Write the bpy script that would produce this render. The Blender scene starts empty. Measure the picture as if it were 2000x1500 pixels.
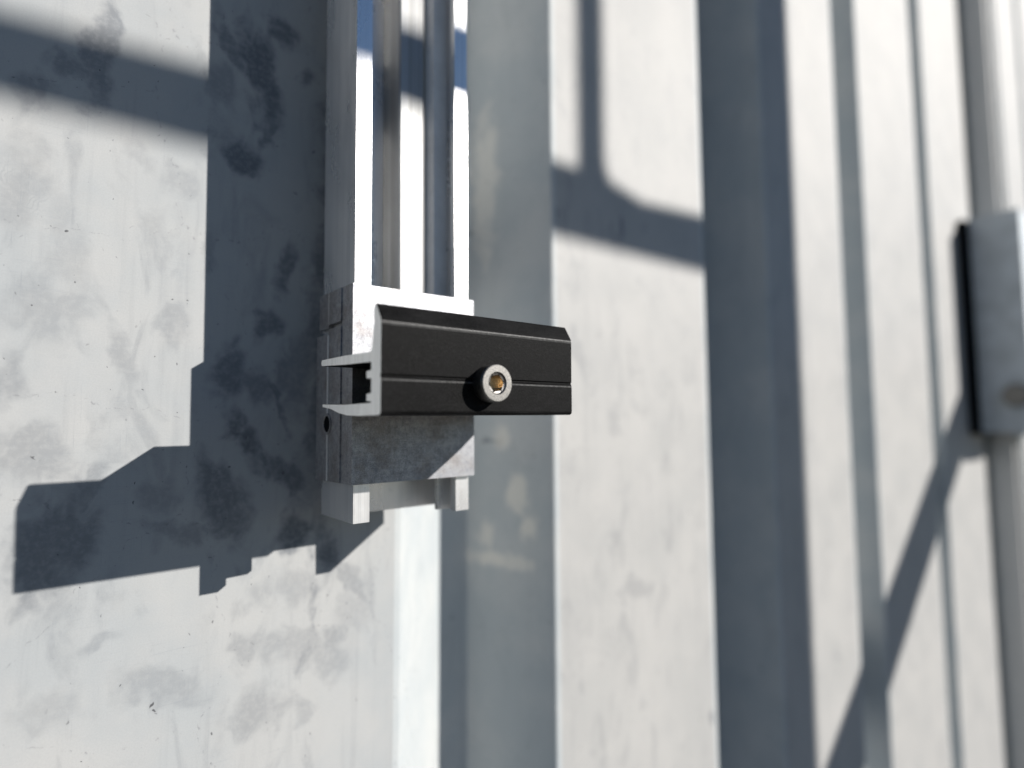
import bpy, bmesh, math, random
from mathutils import Vector, Matrix
R = math.radians
S = 0.001                                   # lengths below are in millimetres
random.seed(5)
scene = bpy.context.scene
C = scene.collection

# ------------------------------------------------------------------ camera
cam = bpy.data.cameras.new("camera")
cam.sensor_width = 36.0
cam.lens = 36.0 * 1132.17 / 2000
cam.shift_y = -0.0017
cam.clip_start = 0.005
cam.clip_end = 500
cam.dof.use_dof = True
cam.dof.focus_distance = 0.161
cam.dof.aperture_fstop = 4.2
cam.dof.aperture_blades = 9
co = bpy.data.objects.new("camera", cam)
C.objects.link(co)
co.location = (-91.02 * S, -195.41 * S, 27.36 * S)
co.rotation_euler = (R(94.267), R(0.278), R(-39.339))
scene.camera = co

# ------------------------------------------------------------------ light
SUN = Vector((0.842, -1.0, 0.597)).normalized()      # towards the sun
elev = math.asin(SUN.z)
world = bpy.data.worlds.new("World")
scene.world = world
world.use_nodes = True
wn = world.node_tree
wn.nodes.clear()
sky = wn.nodes.new("ShaderNodeTexSky")
sky.sky_type = 'NISHITA'
sky.sun_disc = False
sky.sun_elevation = elev
sky.sun_rotation = math.atan2(SUN.x, SUN.y)
sky.air_density = 1.0
sky.dust_density = 0.0
sky.ozone_density = 5.0
bg = wn.nodes.new("ShaderNodeBackground")
bg.inputs['Strength'].default_value = 0.05
wo = wn.nodes.new("ShaderNodeOutputWorld")
wn.links.new(sky.outputs[0], bg.inputs[0])
wn.links.new(bg.outputs[0], wo.inputs[0])
sl = bpy.data.lights.new("sun", 'SUN')
sl.energy = 5.0
sl.angle = R(0.5)
sl.color = (1.0, 0.955, 0.895)
so = bpy.data.objects.new("sun", sl)
C.objects.link(so)
so.rotation_euler = (-SUN).to_track_quat('-Z', 'Y').to_euler()
so.location = (1.5, -2, 2)
scene.view_settings.view_transform = 'Standard'
scene.view_settings.look = 'None'
scene.view_settings.exposure = 0.55
scene.view_settings.gamma = 1

# ------------------------------------------------------------------ node helpers
class NT:
    def __init__(s, name):
        s.m = bpy.data.materials.new(name)
        s.m.use_nodes = True
        s.t = s.m.node_tree
        s.t.nodes.clear()
        s.out = s.n("ShaderNodeOutputMaterial")
        s.p = s.n("ShaderNodeBsdfPrincipled")
        s.l(s.p.outputs[0], s.out.inputs[0])
        s.tc = s.n("ShaderNodeTexCoord").outputs['Object']
    def n(s, t, **k):
        o = s.t.nodes.new(t)
        for a, v in k.items():
            setattr(o, a, v)
        return o
    def l(s, a, b):
        s.t.links.new(a, b)
    def put(s, sock, v):
        if hasattr(v, 'links') or hasattr(v, 'is_output'):
            s.l(v, sock)
        else:
            sock.default_value = v
    def mapping(s, vec=None, scale=(1, 1, 1), loc=(0, 0, 0), rot=(0, 0, 0), kind='POINT'):
        o = s.n("ShaderNodeMapping", vector_type=kind)
        s.l(vec or s.tc, o.inputs['Vector'])
        o.inputs['Scale'].default_value = scale
        o.inputs['Location'].default_value = loc
        o.inputs['Rotation'].default_value = rot
        return o.outputs[0]
    def noise(s, vec, scale, detail=3, rough=0.55, dist=0.0):
        o = s.n("ShaderNodeTexNoise")
        s.l(vec, o.inputs['Vector'])
        o.inputs['Scale'].default_value = scale
        o.inputs['Detail'].default_value = detail
        o.inputs['Roughness'].default_value = rough
        o.inputs['Distortion'].default_value = dist
        return o
    def math(s, op, a, b=0.0, clamp=False):
        o = s.n("ShaderNodeMath", operation=op)
        o.use_clamp = clamp
        s.put(o.inputs[0], a)
        s.put(o.inputs[1], b)
        return o.outputs[0]
    def ramp(s, v, a, b, lo=0.0, hi=1.0, smooth=True):
        o = s.n("ShaderNodeMapRange")
        if smooth:
            o.interpolation_type = 'SMOOTHSTEP'
        s.put(o.inputs[0], v)
        o.inputs[1].default_value = a
        o.inputs[2].default_value = b
        o.inputs[3].default_value = lo
        o.inputs[4].default_value = hi
        return o.outputs[0]
    def mix(s, f, a, b, kind='MIX'):
        o = s.n("ShaderNodeMix", data_type='RGBA', blend_type=kind)
        s.put(o.inputs[0], f)
        s.put(o.inputs[6], a)
        s.put(o.inputs[7], b)
        return o.outputs[2]
    def bump(s, h, strength, dist, prev=None):
        o = s.n("ShaderNodeBump")
        o.inputs['Strength'].default_value = strength
        o.inputs['Distance'].default_value = dist
        s.l(h, o.inputs['Height'])
        if prev is not None:
            s.l(prev, o.inputs['Normal'])
        return o.outputs[0]

# ------------------------------------------------------------------ materials
# hand and rain marks, darkened where shadow falls, plus shade painted beside the rail: x, z, half sizes, tilt, weight
SMEARS_AND_SHADE = [(-12, 75, 9, 110, 2, 0.79), (-24, 45, 7.1, 19.0, 13, 0.59), (-20, 8, 7.9, 13.6, -3, 0.39), (-52, 82, 2.3, 10.6, 2, 0.38), (-62, 8, 7.5, 5.6, 25, 0.42), (-90, 60, 11.9, 11.9, 35, 0.32), (-70, 105, 7.8, 4.4, 40, 0.23), (-60, -45, 13.4, 6.0, 24, 0.33), (-84, -46, 7.7, 6.4, -16, 0.23), (-10, -52, 6.1, 9.1, -18, 0.33), (-30.1, 161.3, 6.9, 5.7, -3, 0.91), (-38.0, 143.4, 6.9, 20.1, -11, 1), (-43.6, 114.5, 10.0, 7.0, 5, 0.99), (-24.5, 147.8, 3.5, 3.0, -12, 0.81), (-50.3, 136.9, 4.2, 11.3, -32, 0.51), (-33.5, 61.3, 5.3, 7.5, 27, 0.84), (-27.3, 80.3, 4.0, 12.0, 6, 0.82), (-45.3, 43.9, 6.4, 11.6, 2, 0.83), (-39.5, 23.1, 4.1, 12.1, -36, 0.99), (-44.9, 3.6, 8.2, 17.5, -19, 0.86), (-23.7, -6.5, 8.3, 8.3, -10, 1), (-11.9, -15.3, 5.9, 6.1, 14, 0.93), (-26.6, 11.1, 3.6, 12.8, -42, 0.86), (-80.9, 132.7, 3.7, 23.9, 7, 0.66), (-95.9, 117.8, 4.8, 5.1, 20, 0.5), (-87.6, 126.9, 6.3, 4.2, 4, 0.6), (-59.8, 56.9, 4.0, 7.7, -2, 0.37), (-72.8, 46.8, 3.9, 12.7, -28, 0.34), (-91.7, 21.5, 8.7, 8.4, 2, 0.41), (-96.0, 39.9, 4.1, 12.9, 15, 0.43), (-85.5, -1.4, 10.3, 18.7, 22, 0.7), (-75.6, -31.7, 4.6, 2.6, -30, 0.32), (-39.9, -42.5, 4.9, 7.4, -18, 0.37), (-25.3, -42.1, 17.3, 6.9, 13, 0.33), (-9.9, -43.2, 4.5, 5.9, -18, 0.44), (-2.5, -26.6, 3.2, 9.9, -27, 0.46), (-22.4, -24.9, 12.6, 6.0, 4, 0.3), (-33.4, -61.9, 13.3, 8.1, 4, 0.4), (-19.8, -66.9, 3.2, 4.0, 15, 0.27), (-96.9, 92.3, 7.0, 14.4, 12, 0.32), (-61.2, 99.7, 7.8, 5.9, -5, 0.28), (-85.4, 73.9, 6.9, 16.1, -4, 0.23), (-36.1, 39.4, 5.2, 9.0, -20, 0.68), (-3.6, -37.7, 6.8, 9.2, 0, 0.27), (-47, 150, 3, 16, -22, 0.75), (-35, 125, 2.2, 13, 18, 0.8), (-30, 35, 2, 10, -25, 0.8), (-58, -2, 14, 3, 20, 0.5), (-80, 12, 3, 12, 25, 0.5)]

def sheet_material(name, dark_marks, dirt=1.0, base=((0.350, 0.366, 0.374, 1), (0.395, 0.398, 0.394, 1)), prints=(), pale=()):
    k = NT(name)
    mm = k.mapping(scale=(1000, 1000, 1000))
    wob = k.noise(mm, 0.055, 4, 0.6)
    rag = k.noise(k.mapping(mm, scale=(1, 1, 0.7)), 0.13, 3, 0.5, 0.8)
    jag = k.math('MULTIPLY', k.math('SUBTRACT', rag.outputs[0], 0.5), 1.9)
    off = k.n("ShaderNodeVectorMath", operation='SUBTRACT')
    k.l(wob.outputs['Color'], off.inputs[0])
    off.inputs[1].default_value = (0.5, 0.5, 0.5)
    sc = k.n("ShaderNodeVectorMath", operation='SCALE')
    k.l(off.outputs[0], sc.inputs[0])
    sc.inputs['Scale'].default_value = 16.0
    ad = k.n("ShaderNodeVectorMath", operation='ADD')
    k.l(mm, ad.inputs[0])
    k.l(sc.outputs[0], ad.inputs[1])
    warped = ad.outputs[0]
    mask = None
    for x, z, rx, rz, a, w in dark_marks:
        v = k.mapping(warped, scale=(rx, 1e5, rz), loc=(x, 0, z), rot=(0, R(a), 0), kind='TEXTURE')
        ln = k.n("ShaderNodeVectorMath", operation='LENGTH')
        k.l(v, ln.inputs[0])
        f = k.ramp(k.math('ADD', ln.outputs['Value'], jag), 0.35, 1.2, w, 0.0)
        mask = f if mask is None else k.math('MAXIMUM', mask, f)
    # cloudy wipe marks and faint runs everywhere
    cw = k.noise(k.mapping(mm, rot=(0, R(25), 0), scale=(1, 1, 0.4)), 0.07, 5, 0.6, 1.2)
    soft = k.ramp(cw.outputs[0], 0.52, 0.72, 0.0, 0.30 * dirt)
    st = k.noise(k.mapping(mm, scale=(1, 1, 0.05)), 0.16, 4, 0.6)
    runs = k.ramp(st.outputs[0], 0.54, 0.74, 0.0, 0.20 * dirt)
    soft = k.math('MAXIMUM', soft, runs)
    mask = soft if mask is None else k.math('MAXIMUM', mask, soft)
    brk = k.noise(mm, 0.55, 4, 0.65)
    mask = k.math('MULTIPLY', mask, k.ramp(brk.outputs[0], 0.3, 0.6, 0.62, 1.0))
    # finger prints: fine ridges inside an oval
    for x, z, rx, rz, cx, cz in prints:
        v = k.mapping(mm, scale=(rx, 1e5, rz), loc=(x, 0, z), kind='TEXTURE')
        ln = k.n("ShaderNodeVectorMath", operation='LENGTH')
        k.l(v, ln.inputs[0])
        v2 = k.mapping(warped, scale=(1, 1e5, 1), loc=(cx, 0, cz), kind='TEXTURE')
        l2 = k.n("ShaderNodeVectorMath", operation='LENGTH')
        k.l(v2, l2.inputs[0])
        ridge = k.ramp(k.math('SINE', k.math('MULTIPLY', l2.outputs['Value'], 6.0)), -0.2, 0.9)
        f = k.math('MULTIPLY', k.ramp(ln.outputs['Value'], 0.4, 1.1, 0.24, 0.0), ridge)
        mask = k.math('MAXIMUM', mask, f)
    # hair scratches, both ways
    sx = k.noise(k.mapping(mm, scale=(2.6, 1, 0.05)), 1.0, 3, 0.75)
    sz = k.noise(k.mapping(mm, scale=(0.06, 1, 2.8)), 1.0, 3, 0.75)
    scr = k.math('MAXIMUM', k.ramp(sx.outputs[0], 0.56, 0.70), k.ramp(sz.outputs[0], 0.56, 0.70))
    area = k.noise(mm, 0.035, 3, 0.6)
    scr = k.math('MULTIPLY', scr, k.ramp(area.outputs[0], 0.42, 0.62, 0.10, 0.85))
    # a few long single scratches
    lw = k.n("ShaderNodeTexVoronoi", feature='DISTANCE_TO_EDGE')
    k.l(warped, lw.inputs['Vector'])
    lw.inputs['Scale'].default_value = 0.018
    lng = k.math('MULTIPLY', k.ramp(lw.outputs['Distance'], 0.0, 0.006, 0.5, 0.0), k.ramp(brk.outputs[0], 0.5, 0.62))
    # little dark specks, two sizes
    sp = None
    for scl, r0, r1, lo in ((0.15, 0.04, 0.075, 0.45), (0.42, 0.05, 0.11, 0.55), (0.05, 0.02, 0.035, 0.3)):
        vo = k.n("ShaderNodeTexVoronoi")
        k.l(k.mapping(warped, scale=(1, 1, 0.6)), vo.inputs['Vector'])
        vo.inputs['Scale'].default_value = scl
        q = k.ramp(vo.outputs['Distance'], r0, r1, 1.0, 0.0)
        pick = k.n("ShaderNodeSeparateColor")
        k.l(vo.outputs['Color'], pick.inputs[0])
        q = k.math('MULTIPLY', q, k.ramp(pick.outputs[0], lo, 0.98, 0.0, 0.9))
        sp = q if sp is None else k.math('MAXIMUM', sp, q)
    fine = k.noise(mm, 2.4, 3, 0.7)
    tone = k.noise(mm, 0.022, 4, 0.6)
    col = k.mix(k.ramp(tone.outputs[0], 0.35, 0.65), *base)
    col = k.mix(k.math('MULTIPLY', mask, 0.8), col, (0.06, 0.073, 0.095, 1))
    col = k.mix(k.math('MULTIPLY', scr, 0.30), col, (0.20, 0.22, 0.25, 1))
    col = k.mix(lng, col, (0.15, 0.15, 0.16, 1))
    glint = None
    for x, z, rx, rz, w in pale:  # patches painted lighter to stand for reflected glints
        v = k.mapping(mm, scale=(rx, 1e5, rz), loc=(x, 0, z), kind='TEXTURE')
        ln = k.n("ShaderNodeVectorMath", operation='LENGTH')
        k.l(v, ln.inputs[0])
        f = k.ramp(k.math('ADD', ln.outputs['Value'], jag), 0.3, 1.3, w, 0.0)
        glint = f if glint is None else k.math('MAXIMUM', glint, f)
    if glint is not None:
        col = k.mix(glint, col, (0.80, 0.75, 0.66, 1))
    col = k.mix(sp, col, (0.05, 0.05, 0.055, 1))
    col = k.mix(k.ramp(fine.outputs[0], 0.3, 0.7, 0.0, 0.16), col, (0.20, 0.21, 0.225, 1))
    k.l(col, k.p.inputs['Base Color'])
    k.p.inputs['Specular IOR Level'].default_value = 0.25
    rg = k.math('SUBTRACT', 0.60, k.math('MULTIPLY', mask, 0.14))
    rg = k.math('ADD', rg, k.ramp(fine.outputs[0], 0.3, 0.7, -0.04, 0.04))
    k.l(rg, k.p.inputs['Roughness'])
    b = k.bump(fine.outputs[0], 0.15, 0.0001)
    b = k.bump(scr, 0.2, 0.00005, b)
    b = k.bump(k.noise(k.mapping(mm, scale=(1, 1, 0.35)), 0.03, 3).outputs[0], 0.3, 0.0022, b)
    k.l(b, k.p.inputs['Normal'])
    return k.m

def extruded_material(name, base=(0.80, 0.80, 0.80), rough=0.30, metal=0.72):
    k = NT(name)
    mm = k.mapping(scale=(1000, 1000, 1000))
    ln = k.noise(k.mapping(mm, scale=(1, 1, 0.004)), 2.2, 4, 0.7)
    ln2 = k.noise(k.mapping(mm, scale=(1, 1, 0.006)), 0.35, 3, 0.6)
    sp = k.noise(mm, 0.5, 5, 0.7)
    gr = k.noise(k.mapping(mm, scale=(1, 1, 0.3)), 0.12, 3, 0.6)
    col = k.mix(k.ramp(ln.outputs[0], 0.3, 0.7), (*[c * 0.88 for c in base], 1), (*base, 1))
    col = k.mix(k.ramp(ln2.outputs[0], 0.4, 0.7, 0, 0.25), col, (0.5, 0.52, 0.55, 1))
    col = k.mix(k.ramp(sp.outputs[0], 0.62, 0.75, 0.0, 0.5), col, (0.3, 0.31, 0.33, 1))
    k.l(col, k.p.inputs['Base Color'])
    k.p.inputs['Metallic'].default_value = metal
    k.l(k.math('ADD', k.ramp(gr.outputs[0], 0.3, 0.7, rough - 0.05, rough + 0.06), k.ramp(sp.outputs[0], 0.55, 0.75, 0, 0.1)), k.p.inputs['Roughness'])
    b = k.bump(ln.outputs[0], 0.35, 0.00006)
    b = k.bump(ln2.outputs[0], 0.25, 0.0003, b)
    k.l(b, k.p.inputs['Normal'])
    return k.m

def mottled_material(name):
    k = NT(name)
    mm = k.mapping(scale=(1000, 1000, 1000))
    a = k.noise(mm, 3.2, 3, 0.75)
    b_ = k.noise(mm, 0.6, 5, 0.7)
    v = k.noise(k.mapping(mm, scale=(1, 1, 0.03)), 1.6, 4, 0.7)
    hz = k.noise(k.mapping(mm, scale=(0.03, 1, 1)), 1.8, 4, 0.7)
    ed = k.noise(mm, 0.12, 4, 0.6)
    f = k.math('ADD', k.math('MULTIPLY', a.outputs[0], 0.55), k.math('MULTIPLY', b_.outputs[0], 0.45))
    col = k.mix(k.ramp(f, 0.38, 0.62), (0.19, 0.195, 0.215, 1), (0.37, 0.375, 0.39, 1))
    col = k.mix(k.ramp(v.outputs[0], 0.45, 0.7, 0, 0.35), col, (0.36, 0.37, 0.40, 1))
    col = k.mix(k.ramp(hz.outputs[0], 0.5, 0.75, 0, 0.3), col, (0.55, 0.55, 0.56, 1))
    col = k.mix(k.ramp(ed.outputs[0], 0.45, 0.7, 0, 0.45), col, (0.16, 0.13, 0.11, 1))
    k.l(col, k.p.inputs['Base Color'])
    k.p.inputs['Metallic'].default_value = 0.65
    k.l(k.ramp(f, 0.4, 0.62, 0.52, 0.40), k.p.inputs['Roughness'])
    k.l(k.bump(a.outputs[0], 0.35, 0.00012, k.bump(v.outputs[0], 0.2, 0.0001)), k.p.inputs['Normal'])
    return k.m

def sawn_material(name):
    k = NT(name)
    mm = k.mapping(scale=(1000, 1000, 1000))
    w = k.noise(k.mapping(mm, scale=(1, 1.6, 0.05)), 1.6, 4, 0.7)
    col = k.mix(k.ramp(w.outputs[0], 0.3, 0.7), (0.72, 0.72, 0.71, 1), (0.94, 0.94, 0.93, 1))
    k.l(col, k.p.inputs['Base Color'])
    k.p.inputs['Metallic'].default_value = 0.6
    k.p.inputs['Roughness'].default_value = 0.45
    k.l(k.bump(w.outputs[0], 0.5, 0.0001), k.p.inputs['Normal'])
    return k.m

def anodised_material(name):
    k = NT(name)
    mm = k.mapping(scale=(1000, 1000, 1000))
    g = k.noise(mm, 2.4, 3, 0.75)
    cl = k.noise(k.mapping(mm, scale=(0.4, 1, 1)), 0.25, 4, 0.6)
    dust = k.noise(mm, 2.0, 3, 0.75)
    col = k.mix(k.ramp(cl.outputs[0], 0.3, 0.75), (0.0015, 0.0015, 0.0016, 1), (0.007, 0.007, 0.0072, 1))
    col = k.mix(k.ramp(dust.outputs[0], 0.46, 0.64, 0, 0.4), col, (0.016, 0.016, 0.0165, 1))
    k.l(col, k.p.inputs['Base Color'])
    k.p.inputs['Metallic'].default_value = 0.0
    k.l(k.ramp(cl.outputs[0], 0.3, 0.7, 0.5, 0.62), k.p.inputs['Roughness'])
    k.p.inputs['Specular IOR Level'].default_value = 0.055
    hs = k.noise(k.mapping(mm, rot=(0, R(8), 0), scale=(0.05, 1, 2.4)), 1.0, 3, 0.75)
    h2 = k.noise(k.mapping(mm, rot=(0, R(-40), 0), scale=(0.07, 1, 2.0)), 0.9, 3, 0.75)
    hair = k.math('MULTIPLY', k.math('MAXIMUM', k.ramp(hs.outputs[0], 0.60, 0.72), k.ramp(h2.outputs[0], 0.66, 0.74)), k.ramp(cl.outputs[0], 0.45, 0.65))
    k.l(k.mix(k.math('MULTIPLY', hair, 0.35), col, (0.035, 0.035, 0.035, 1)), k.p.inputs['Base Color'])
    k.l(k.bump(g.outputs[0], 0.55, 0.00012), k.p.inputs['Normal'])
    return k.m

def steel_material(name):
    k = NT(name)
    mm = k.mapping(scale=(1000, 1000, 1000))
    a = k.noise(mm, 3.2, 4, 0.65)
    b_ = k.noise(k.mapping(mm, rot=(0, R(35), 0), scale=(5, 1, 0.25)), 1.2, 3, 0.7)
    col = k.mix(k.ramp(a.outputs[0], 0.35, 0.7), (0.13, 0.127, 0.123, 1), (0.22, 0.212, 0.20, 1))
    col = k.mix(k.ramp(b_.outputs[0], 0.55, 0.72, 0, 0.6), col, (0.12, 0.12, 0.12, 1))
    k.l(col, k.p.inputs['Base Color'])
    k.p.inputs['Metallic'].default_value = 1.0
    k.l(k.ramp(a.outputs[0], 0.35, 0.65, 0.38, 0.48), k.p.inputs['Roughness'])
    k.l(k.bump(b_.outputs[0], 0.3, 0.00008), k.p.inputs['Normal'])
    return k.m

def brassy_material(name):
    k = NT(name)
    mm = k.mapping(scale=(1000, 1000, 1000))
    a = k.noise(k.mapping(mm, scale=(1, 0.08, 1)), 3.5, 4, 0.7)
    col = k.mix(k.ramp(a.outputs[0], 0.35, 0.65), (0.42, 0.30, 0.18, 1), (0.90, 0.78, 0.58, 1))
    k.l(col, k.p.inputs['Base Color'])
    k.p.inputs['Metallic'].default_value = 1.0
    k.p.inputs['Roughness'].default_value = 0.3
    k.l(k.bump(a.outputs[0], 0.4, 0.0001), k.p.inputs['Normal'])
    return k.m

def plain_material(name, base, rough, metal=0.0, var=0.15, scale=0.05, spec=0.5):
    k = NT(name)
    k.p.inputs['Specular IOR Level'].default_value = spec
    mm = k.mapping(scale=(1000, 1000, 1000))
    a = k.noise(mm, scale, 5, 0.65)
    col = k.mix(k.ramp(a.outputs[0], 0.3, 0.7), (*[c * (1 - var) for c in base], 1), (*[min(1, c * (1 + var)) for c in base], 1))
    k.l(col, k.p.inputs['Base Color'])
    k.p.inputs['Metallic'].default_value = metal
    k.l(k.ramp(a.outputs[0], 0.3, 0.7, rough - 0.05, rough + 0.05), k.p.inputs['Roughness'])
    k.l(k.bump(a.outputs[0], 0.2, 0.0005), k.p.inputs['Normal'])
    return k.m

M_SHEET0 = sheet_material("smeared_shaded_sheet_metal", SMEARS_AND_SHADE, 1.0, prints=[(-97, 90, 9, 9, -99, 94)])
M_GROOVE = sheet_material("brightened_sheet_metal", [(73.6, 125.5, 1.6, 1.8, 0, 0.9), (56.6, 21.2, 1.5, 1.8, 0, 0.7), (79.4, 21.2, 2, 2, 0, 0.7)], 0.45, ((0.40, 0.43, 0.442, 1), (0.47, 0.486, 0.485, 1)), pale=[(83, 22, 2.5, 7, 0.5), (86.5, -4, 2.5, 10, 0.55), (88.5, -19, 2, 7, 0.6), (80, -36, 6, 4.5, 0.6), (86, -37, 4, 4, 0.5), (79.5, -24, 2, 9, 0.5), (79, 150, 3.5, 40, 0.45)])  # base lightened for bounced light; pale patches paint reflections on the flank
M_SHEET = sheet_material("sheet_metal", base=((0.366, 0.364, 0.356, 1), (0.404, 0.398, 0.386, 1)), dark_marks=[(145.4, 131.8, 2.0, 6.0, 0, 1.0), (95.0, 132.1, 2.0, 7.0, 0, 0.9), (150, -56, 14, 6, 0, 0.35), (136, 30, 6, 12, -20, 0.3), (112, 62, 4, 16, -20, 0.35), (216, -140, 3, 5, 0, 0.9), (73.6, 125.5, 1.6, 1.8, 0, 0.9), (56.6, 21.2, 1.5, 1.8, 0, 0.7), (79.4, 21.2, 2, 2, 0, 0.7)])
M_RAIL = extruded_material("extruded_aluminium")
M_STRIP = extruded_material("satin_aluminium", (0.25, 0.25, 0.245), 0.42, 0.45)
M_DULL = extruded_material("dull_aluminium", (0.56, 0.56, 0.55), 0.5, 0.2)
M_RECESS_LIGHTENER = plain_material("recess_lightening_grey", (0.62, 0.62, 0.62), 0.55)  # light grey of the added strip that brightens the rail recess
M_BLOCK = mottled_material("tumbled_aluminium")
M_SAWN = sawn_material("sawn_aluminium")
M_BLACK = anodised_material("black_anodised_aluminium")
M_EDGE_HIGHLIGHT = plain_material("worn_edge_highlight", (0.026, 0.026, 0.026), 0.5, 0.0, 0.6, 1.2)  # greyer worn edge that also paints the highlight along crease and groove
M_STEEL = steel_material("stainless_steel")
M_BRASS = brassy_material("yellowed_steel")
M_MATT_BLACK = plain_material("matt_black", (0.006, 0.007, 0.008), 0.95, spec=0.02)  # flat black of the far slab and the disc in the hole
M_GREY = plain_material("grey_aluminium", (0.46, 0.50, 0.53), 0.6, 0.2)
M_FRAME = plain_material("galvanised_steel", (0.45, 0.46, 0.47), 0.5, 0.7)
M_GROUND = plain_material("dry_ground", (0.09, 0.085, 0.08), 0.9, 0.0, 0.3, 0.004)

# ------------------------------------------------------------------ mesh helpers
def link(name, bm, mats, parent=None, smooth=False, keep=False):
    me = bpy.data.meshes.new(name)
    bmesh.ops.recalc_face_normals(bm, faces=bm.faces[:])
    for v in bm.verts:
        v.co *= S
    if smooth:
        for f in bm.faces:
            f.smooth = True
    bm.to_mesh(me)
    bm.free()
    for m in (mats if isinstance(mats, (list, tuple)) else [mats]):
        me.materials.append(m)
    o = bpy.data.objects.new(name, me)
    C.objects.link(o)
    if parent is not None:
        o.parent = parent
        if keep:                               # vertices are given in world millimetres
            o.location = tuple(-c for c in parent.location)
    return o

def thing(name, label, cat, loc=(0, 0, 0), rot=(0, 0, 0), group=None):
    o = bpy.data.objects.new(name, None)
    o.empty_display_size = 0.02
    C.objects.link(o)
    o.location = tuple(c * S for c in loc)
    o.rotation_euler = rot
    o['label'] = label
    o['category'] = cat
    if group:
        o['group'] = group
    return o

def bevel(bm, w, seg=2):
    if w:
        es = [e for e in bm.edges if len(e.link_faces) == 2 and e.calc_face_angle(0) > R(20)]
        bmesh.ops.bevel(bm, geom=es, offset=w, segments=seg, affect='EDGES', clamp_overlap=True)

def box(bm, x0, x1, y0, y1, z0, z1):
    vs = [bm.verts.new((x, y, z)) for x in (x0, x1) for y in (y0, y1) for z in (z0, z1)]
    for q in ((0, 1, 3, 2), (4, 6, 7, 5), (0, 4, 5, 1), (2, 3, 7, 6), (0, 2, 6, 4), (1, 5, 7, 3)):
        bm.faces.new([vs[i] for i in q])

def boxobj(name, dims, mat, parent, bw=0.25, keep=False):
    bm = bmesh.new()
    box(bm, *dims)
    bevel(bm, bw)
    return link(name, bm, mat, parent, keep=keep)

def prism(pts, a0, a1, axis):
    """closed profile swept along x (pts are y,z) or z (pts are x,y); the caps get material 1"""
    bm = bmesh.new()
    f = (lambda p, t: (t, p[0], p[1])) if axis == 'x' else (lambda p, t: (p[0], p[1], t))
    A = [bm.verts.new(f(p, a0)) for p in pts]
    B = [bm.verts.new(f(p, a1)) for p in pts]
    n = len(pts)
    for i in range(n):
        bm.faces.new((A[i], A[(i + 1) % n], B[(i + 1) % n], B[i]))
    for ring in (A, B):
        cf = bm.faces.new(ring)
        cf.material_index = 1
    return bm

def arc(cx, cy, r, a0, a1, n=5):
    return [(cx + r * math.cos(R(a0 + (a1 - a0) * i / n)), cy + r * math.sin(R(a0 + (a1 - a0) * i / n))) for i in range(n + 1)]

# ------------------------------------------------------------------ ground
bm = bmesh.new()
n = 24
gv = [[bm.verts.new((-20000 + 40000 * i / n, -20000 + 40000 * j / n, -1250)) for j in range(n + 1)] for i in range(n + 1)]
for i in range(n):
    for j in range(n):
        bm.faces.new((gv[i][j], gv[i + 1][j], gv[i + 1][j + 1], gv[i][j + 1]))
g = link("ground", bm, M_GROUND)
g['kind'] = 'structure'

# ------------------------------------------------------------------ corrugated wall
wall = thing("corrugated_wall", "pale corrugated sheet metal wall with flat upright ribs and deep shaded grooves behind the rail", "wall", (400, 0, -1245))
CRESTS = [(-734, -605), (-527, -398), (-320, -191), (-113, 16), (94, 222), (301, 432), (488, 648), (688, 857), (895, 1062), (1100, 1268), (1306, 1470), (1508, 1672), (1710, 1872)]
Z0, Z1 = -1244, 1300
DEPTH = 42
TH = 0.8
def sheet_strip(pts, name, mat):
    """thin folded strip: pts (x, y) seen from above, front side first, thickness going back"""
    bm = bmesh.new()
    m = len(pts)
    nrm = []
    for i in range(m):
        a = Vector(pts[max(0, i - 1)])
        b = Vector(pts[min(m - 1, i + 1)])
        t = (b - a).normalized()
        nrm.append(Vector((-t.y, t.x)))                    # points back into the wall (+y)
    zs = [Z0, -300, 0, 300, 700, Z1]
    F = [[bm.verts.new((p[0], p[1], z)) for z in zs] for p in pts]
    B = [[bm.verts.new((p[0] + nv.x * TH, p[1] + nv.y * TH, z)) for z in zs] for p, nv in zip(pts, nrm)]
    for i in range(m - 1):
        for j in range(len(zs) - 1):
            f = bm.faces.new((F[i][j], F[i + 1][j], F[i + 1][j + 1], F[i][j + 1]))
            f.smooth = True
            f = bm.faces.new((B[i][j], B[i][j + 1], B[i + 1][j + 1], B[i + 1][j]))
            f.smooth = True
    o = link(name, bm, mat, wall, keep=True)
    return o

def fillet(p0, p1, p2, r, n=4):
    """rounds corner p1 with radius about r"""
    a, b, c = Vector(p0), Vector(p1), Vector(p2)
    u, v = (a - b).normalized(), (c - b).normalized()
    th = u.angle(v)
    t = r / math.tan(th / 2)
    P, Q = b + u * t, b + v * t
    out = []
    for i in range(n + 1):
        s = i / n
        out.append(tuple(P * (1 - s) ** 2 + b * 2 * s * (1 - s) + Q * s * s))
    return out

IN = 3.0                                                   # crests stop short of the bends, which belong to the grooves
for i, (a, b) in enumerate(CRESTS):
    w = b - a
    pts = [(a + IN, 0.0), (a + w * 0.33, 0.0), (a + w * 0.66, 0.0), (b - IN, 0.0)]
    sheet_strip(pts, "rib_face", M_SHEET0 if i == 3 else M_SHEET)
    if i < len(CRESTS) - 1:
        L = CRESTS[i + 1][0]
        gap = L - b
        fr, fl = (42, 19) if gap > 70 else (min(42, gap * 0.55), gap * 0.2)
        c0, c1, c2, c3, c4, c5 = (b - IN - 1, 0), (b, 0), (b + fr, DEPTH), (L - fl, DEPTH), (L, 0), (L + IN + 1, 0)
        pts = [(b - IN, 0.0)] + fillet(c0, c1, c2, 2.6) + fillet(c1, c2, c3, 2.0) + fillet(c2, c3, c4, 2.0) + fillet(c3, c4, c5, 2.0) + [(L + IN, 0.0)]
        sheet_strip(pts, "groove", M_GROOVE)

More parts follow.
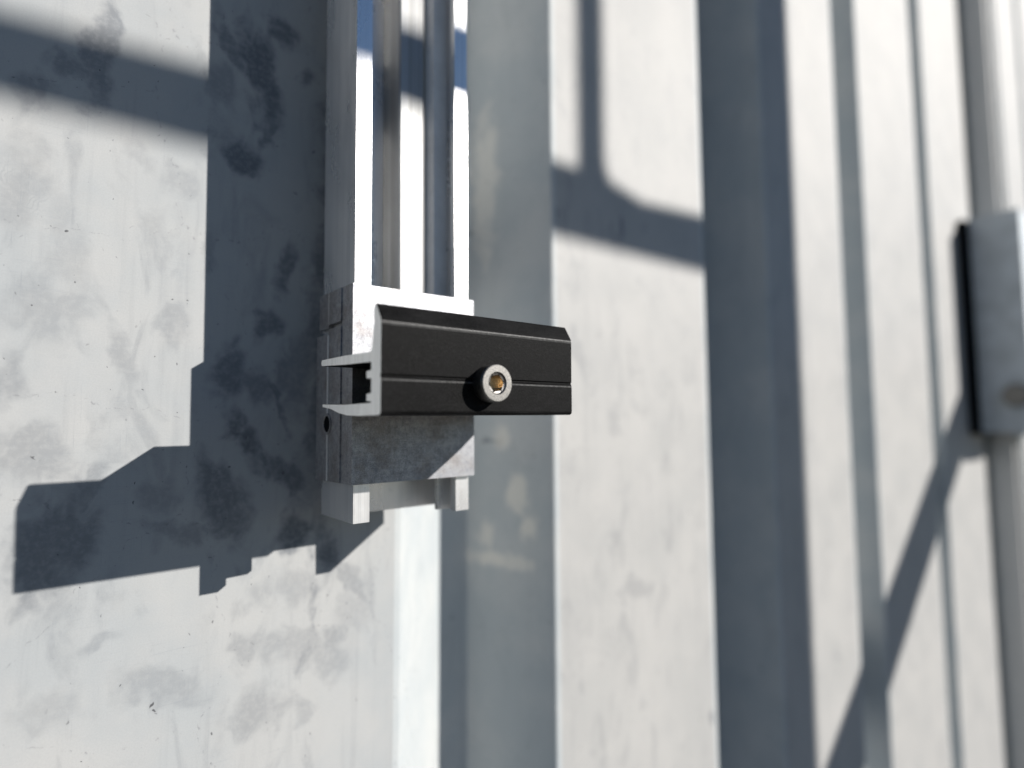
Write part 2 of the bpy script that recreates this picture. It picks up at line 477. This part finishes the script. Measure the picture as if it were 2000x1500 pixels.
# ------------------------------------------------------------------ mounting rails
ROT = (0.0055, -0.0098, 0.0)
def rail_profile():
    left = [(-20, -37.2), (-15, -37.2), (-15, -34.4), (-17.6, -33.6), (-17.9, -31.0), (-12.2, -30.6), (-12.2, -29.0), (-17.6, -28.2), (-18, -21.0)]
    right = [(-x, y) for x, y in reversed(left)]
    floor = [(-18, -19.6), (18, -19.6)]
    return left + floor + right + [(20, -13.5), (-20, -13.5)]

def make_rail(label, z0, z1, loc, rot, group, m1, m2):
    t = thing("mounting_rail", label, "rail", loc, rot, group)
    bm = prism(rail_profile(), z0, z1, 'z')
    for v in bm.verts:
        v.co.z += random.uniform(-0.05, 0.05)
    link("channel_profile", bm, [m1, M_SAWN], t)
    bm = prism([(-2.4, -19.8), (-2.0, -29.6), (-1.4, -30.2), (6.6, -30.4), (8.8, -28.6), (9.0, -19.8)], z0 + 45, z1 - 1, 'z')
    link("channel_strip", bm, [m2, M_SAWN], t)
    bm = prism([(8.95, -19.9), (8.95, -28.4), (10.6, -31.2), (15.6, -31.2), (15.6, -19.9)], z0 + 45, z1 - 1, 'z')  # added strip that lightens the dark right side of the channel
    link("recess_lightener", bm, [M_RECESS_LIGHTENER, M_SAWN], t)
    return t
G_RAIL = "aluminium rails fixed to the corrugated wall"
rail = make_rail("bright aluminium channel rail ending just below the black clamp", 0, 1100, (0, 0, 0), ROT, G_RAIL, M_RAIL, M_STRIP)

# ------------------------------------------------------------------ bracket round the rail end
br = thing("rail_bracket", "mottled aluminium sleeve bracket wrapped round the rail end behind the black clamp", "bracket", (0, 0, 0), ROT)
XL, XR = -21.5, 20.9
ZB, ZT = 11.2, 69.0
boxobj("front_plate", (XL, XR, -39.3, -37.25, ZB, ZT), M_BLOCK, br, 0.3)
boxobj("front_strip", (XL, -20.15, -37.25, -31.5, ZB, ZT), M_BLOCK, br, 0.12)
boxobj("right_cheek", (20.1, XR, -37.25, -14.6, ZB, ZT), M_BLOCK, br, 0.12)
zs = 58.2
def strip_pair(name, x0, ya, yb, hole=None):
    boxobj(name, (x0, -20.15, ya, yb, zs + 0.7, ZT), M_BLOCK, br, 0.15)
    if not hole:
        boxobj(name, (x0, -20.15, ya, yb, ZB, zs - 0.7), M_BLOCK, br, 0.15)
strip_pair("middle_strip", -21.75, -31.5, -22.2)
boxobj("rear_strip", (-21.6, -20.15, -22.0, -14.4, zs - 0.2, ZT), M_BLOCK, br, 0.15)
boxobj("rear_strip", (-21.9, -20.15, -22.0, -13.2, ZB - 0.2, zs - 2.2), M_BLOCK, br, 0.15)
boxobj("ridge", (-21.98, -21.5, -31.9, -29.4, ZB + 0.3, zs - 0.8), M_BLOCK, br, 0.2)
boxobj("ridge", (-21.95, -21.5, -31.9, -29.6, zs + 0.8, ZT - 0.3), M_BLOCK, br, 0.2)
boxobj("seam_bead", (-21.95, -20.4, -22.35, -21.8, ZB, 25.2), M_SAWN, br, 0.08)
boxobj("seam_bead", (-21.95, -20.4, -22.35, -21.8, 31.7, zs - 2.4), M_SAWN, br, 0.08)
boxobj("seam_bead", (-21.7, -20.4, -22.35, -21.8, zs + 1.0, ZT - 0.2), M_SAWN, br, 0.08)
# bored hole on the seam: a proud ring, the bore's shade painted as a black disc
def ring(bm, c, r_out, r_in, x0, x1, n=28):
    rows = []
    for (r, x) in ((r_out, x1), (r_out, x0), (r_in + 0.25, x0), (r_in, x0 + 0.25), (r_in, x1)):
        rows.append([bm.verts.new((x, c[0] + r * math.cos(2 * math.pi * i / n), c[1] + r * math.sin(2 * math.pi * i / n))) for i in range(n)])
    for a in range(len(rows) - 1):
        for i in range(n):
            bm.faces.new((rows[a][i], rows[a][(i + 1) % n], rows[a + 1][(i + 1) % n], rows[a + 1][i]))
bm = bmesh.new()
ring(bm, (-22.0, 28.4), 3.3, 2.45, -22.15, -21.0)
link("hole_rim", bm, M_BLOCK, br)
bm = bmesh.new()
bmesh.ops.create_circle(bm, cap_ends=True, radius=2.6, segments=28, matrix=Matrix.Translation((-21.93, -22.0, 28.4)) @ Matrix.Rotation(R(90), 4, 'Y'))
link("hole_shade_disc", bm, M_MATT_BLACK, br)

# ------------------------------------------------------------------ black end clamp
cl = thing("end_clamp", "black anodised end clamp bolted across the rail end with a bare sawn left edge", "clamp", (0, 0, 0), ROT)
KX0, KX1 = -30.4, 30.9
KF = -74.7
prof = ([(-71.6, 56.5)] + [(-72.3, 56.6)] + [(KF + 0.12, 52.75), (KF - 0.1, 52.3), (KF - 0.1, 51.95), (KF, 51.5)] +
        [(KF, 40.05), (KF + 0.42, 39.75), (KF + 0.42, 39.5), (KF - 0.04, 38.95), (KF, 38.5)] +                # the fine groove
        arc(KF + 1.0, 31.5, 1.0, 180, 270, 4) + [(-63, 30.5), (-56.5, 30.7), (-51.5, 31.3), (-46, 32.5)] +
        arc(-39.9, 33.5, 0.45, 250, 90, 3) +
        [(-55, 33.4), (-69.9, 33.4), (-69.9, 33.9), (-67.3, 33.9), (-67.3, 35.7), (-69.9, 35.7), (-69.9, 39.3), (-67.3, 39.3), (-67.3, 41.1), (-69.9, 41.1), (-69.9, 43.2)] +
        [(-55, 43.6)] + arc(-39.8, 45.2, 0.9, 270, 450, 4) + [(-55, 45.9), (-68.6, 45.4)] + arc(-69.2, 46.6, 1.0, 275, 190, 3) +
        [(-70.6, 49.5), (-71.3, 52.5), (-70.9, 54.8), (-71.2, 56.1)])
bm = prism(prof, KX0, KX1, 'x')
es = [e for e in bm.edges if {f.material_index for f in e.link_faces} == {0, 1}]
bmesh.ops.bevel(bm, geom=es, offset=0.12, segments=1, affect='EDGES', clamp_overlap=True)
bm.normal_update()
for f in bm.faces:
    c = f.calc_center_median()
    if f.material_index == 0 and c.y < KF + 0.05 and (51.5 < c.z < 52.35 or 38.5 < c.z < 39.3):
        f.material_index = 2
link("clamp_body", bm, [M_BLACK, M_SAWN, M_EDGE_HIGHLIGHT], cl)

# socket head screw
SX, SZ = 0.1, 38.6
def lathe(bm, rows, n=48, mat=0):
    rr = [[bm.verts.new((SX + r * math.cos(2 * math.pi * i / n), y, SZ + r * math.sin(2 * math.pi * i / n))) for i in range(n)] for r, y in rows]
    for a in range(len(rr) - 1):
        for i in range(n):
            f = bm.faces.new((rr[a][i], rr[a][(i + 1) % n], rr[a + 1][(i + 1) % n], rr[a + 1][i]))
            f.material_index = mat
            f.smooth = False
    return rr
HF = KF - 4.1
bm = bmesh.new()
rr = lathe(bm, [(4.85, KF + 0.3), (4.85, HF + 0.75), (4.62, HF + 0.55), (4.85, HF + 0.42), (4.80, HF + 0.12), (4.62, HF), (2.95, HF), (2.55, HF + 0.45)])
# hexagonal socket
n = 48
def hexr(t, f=4.2):
    a = (t - R(8)) % (math.pi / 3) - math.pi / 6
    return f / 2 / math.cos(a)
hx = [bm.verts.new((SX + hexr(2 * math.pi * i / n) * math.cos(2 * math.pi * i / n), HF + 0.55, SZ + hexr(2 * math.pi * i / n) * math.sin(2 * math.pi * i / n))) for i in range(n)]
for i in range(n):
    bm.faces.new((rr[-1][i], rr[-1][(i + 1) % n], hx[(i + 1) % n], hx[i]))
screw = link("socket_screw", bm, M_STEEL, cl)
bm = bmesh.new()
ha = [(SX + 4.2 / 2 / math.cos(R(30)) * math.cos(R(38 + 60 * i)), SZ + 4.2 / 2 / math.cos(R(30)) * math.sin(R(38 + 60 * i))) for i in range(6)]
A = [bm.verts.new((x, HF + 0.55, z)) for x, z in ha]
B = [bm.verts.new((x, HF + 3.6, z)) for x, z in ha]
for i in range(6):
    bm.faces.new((A[i], A[(i + 1) % 6], B[(i + 1) % 6], B[i]))
bm.faces.new(B)
link("hex_socket", bm, M_BRASS, screw)

# ------------------------------------------------------------------ far rail and its bracket
rail2 = make_rail("blurred aluminium channel rail at the right edge carrying the tall grey bracket", -1100, 1100, (906, 12.5, 0), (0, 0, 0), G_RAIL, M_DULL, M_DULL)
b2 = thing("tall_bracket", "tall grey bracket with black slab behind it on the far rail at the right edge", "bracket", (906, 0, 0))
boxobj("housing", (-100, -20.5, -58, -9, 16, 284), M_GREY, b2, 2.5)
boxobj("cover", (-20.2, 27, -48, -25.2, 12, 272), M_GREY, b2, 1.5)
boxobj("black_slab", (-116, -21, -8.7, -1.5, 14, 280), M_MATT_BLACK, b2, 2.5)  # plain black slab behind the housing
boxobj("arm", (-19, -13, -720, -48.3, 84, 156), M_GREY, b2, 1.0)
bm = bmesh.new()
bmesh.ops.create_cone(bm, cap_ends=True, segments=24, radius1=14, radius2=12, depth=8, matrix=Matrix.Translation((-104, -44, 60)) @ Matrix.Rotation(R(-90), 4, 'Y'))
link("bolt_head", bm, M_STEEL, b2)

# ------------------------------------------------------------------ steel frame whose shadow falls across the ribs
FY = 780.0
DX, DZ = 0.842 * FY + 18, 0.597 * FY + 1.6
PX = 330 + DX
fr = thing("steel_frame", "galvanised steel post with crossbar standing in front of the wall beyond the right edge", "frame", (PX - 37, -FY - 18, -1248))
boxobj("post", (PX - 74, PX, -FY - 36, -FY, -1248, 1150), M_FRAME, fr, 2, keep=True)
def plate(name, pts, y0, y1):
    bm = bmesh.new()
    A = [bm.verts.new((x, y0, z)) for x, z in pts]
    B = [bm.verts.new((x, y1, z)) for x, z in pts]
    m = len(pts)
    for i in range(m):
        bm.faces.new((A[i], A[(i + 1) % m], B[(i + 1) % m], B[i]))
    bm.faces.new(A)
    bm.faces.new(B)
    return link(name, bm, M_FRAME, fr, keep=True)
plate("crossbar", [(X + DX, Z + DZ) for X, Z in ((-330, 108), (-102, 116), (240, 124), (240, 158), (145, 149), (112, 155), (60, 152), (-53, 140.5), (-330, 118))], -FY - 8, -FY)
plate("upright", [(X + DX, Z + DZ) for X, Z in ((100, 149), (115.5, 149.5), (115.5, 900), (100, 900))], -FY - 7, -FY - 1)
plate("gusset", [(X + DX, Z + DZ) for X, Z in ((115.7, 149.5), (126, 149.8), (119, 155), (115.7, 163))], -FY - 7, -FY - 1)
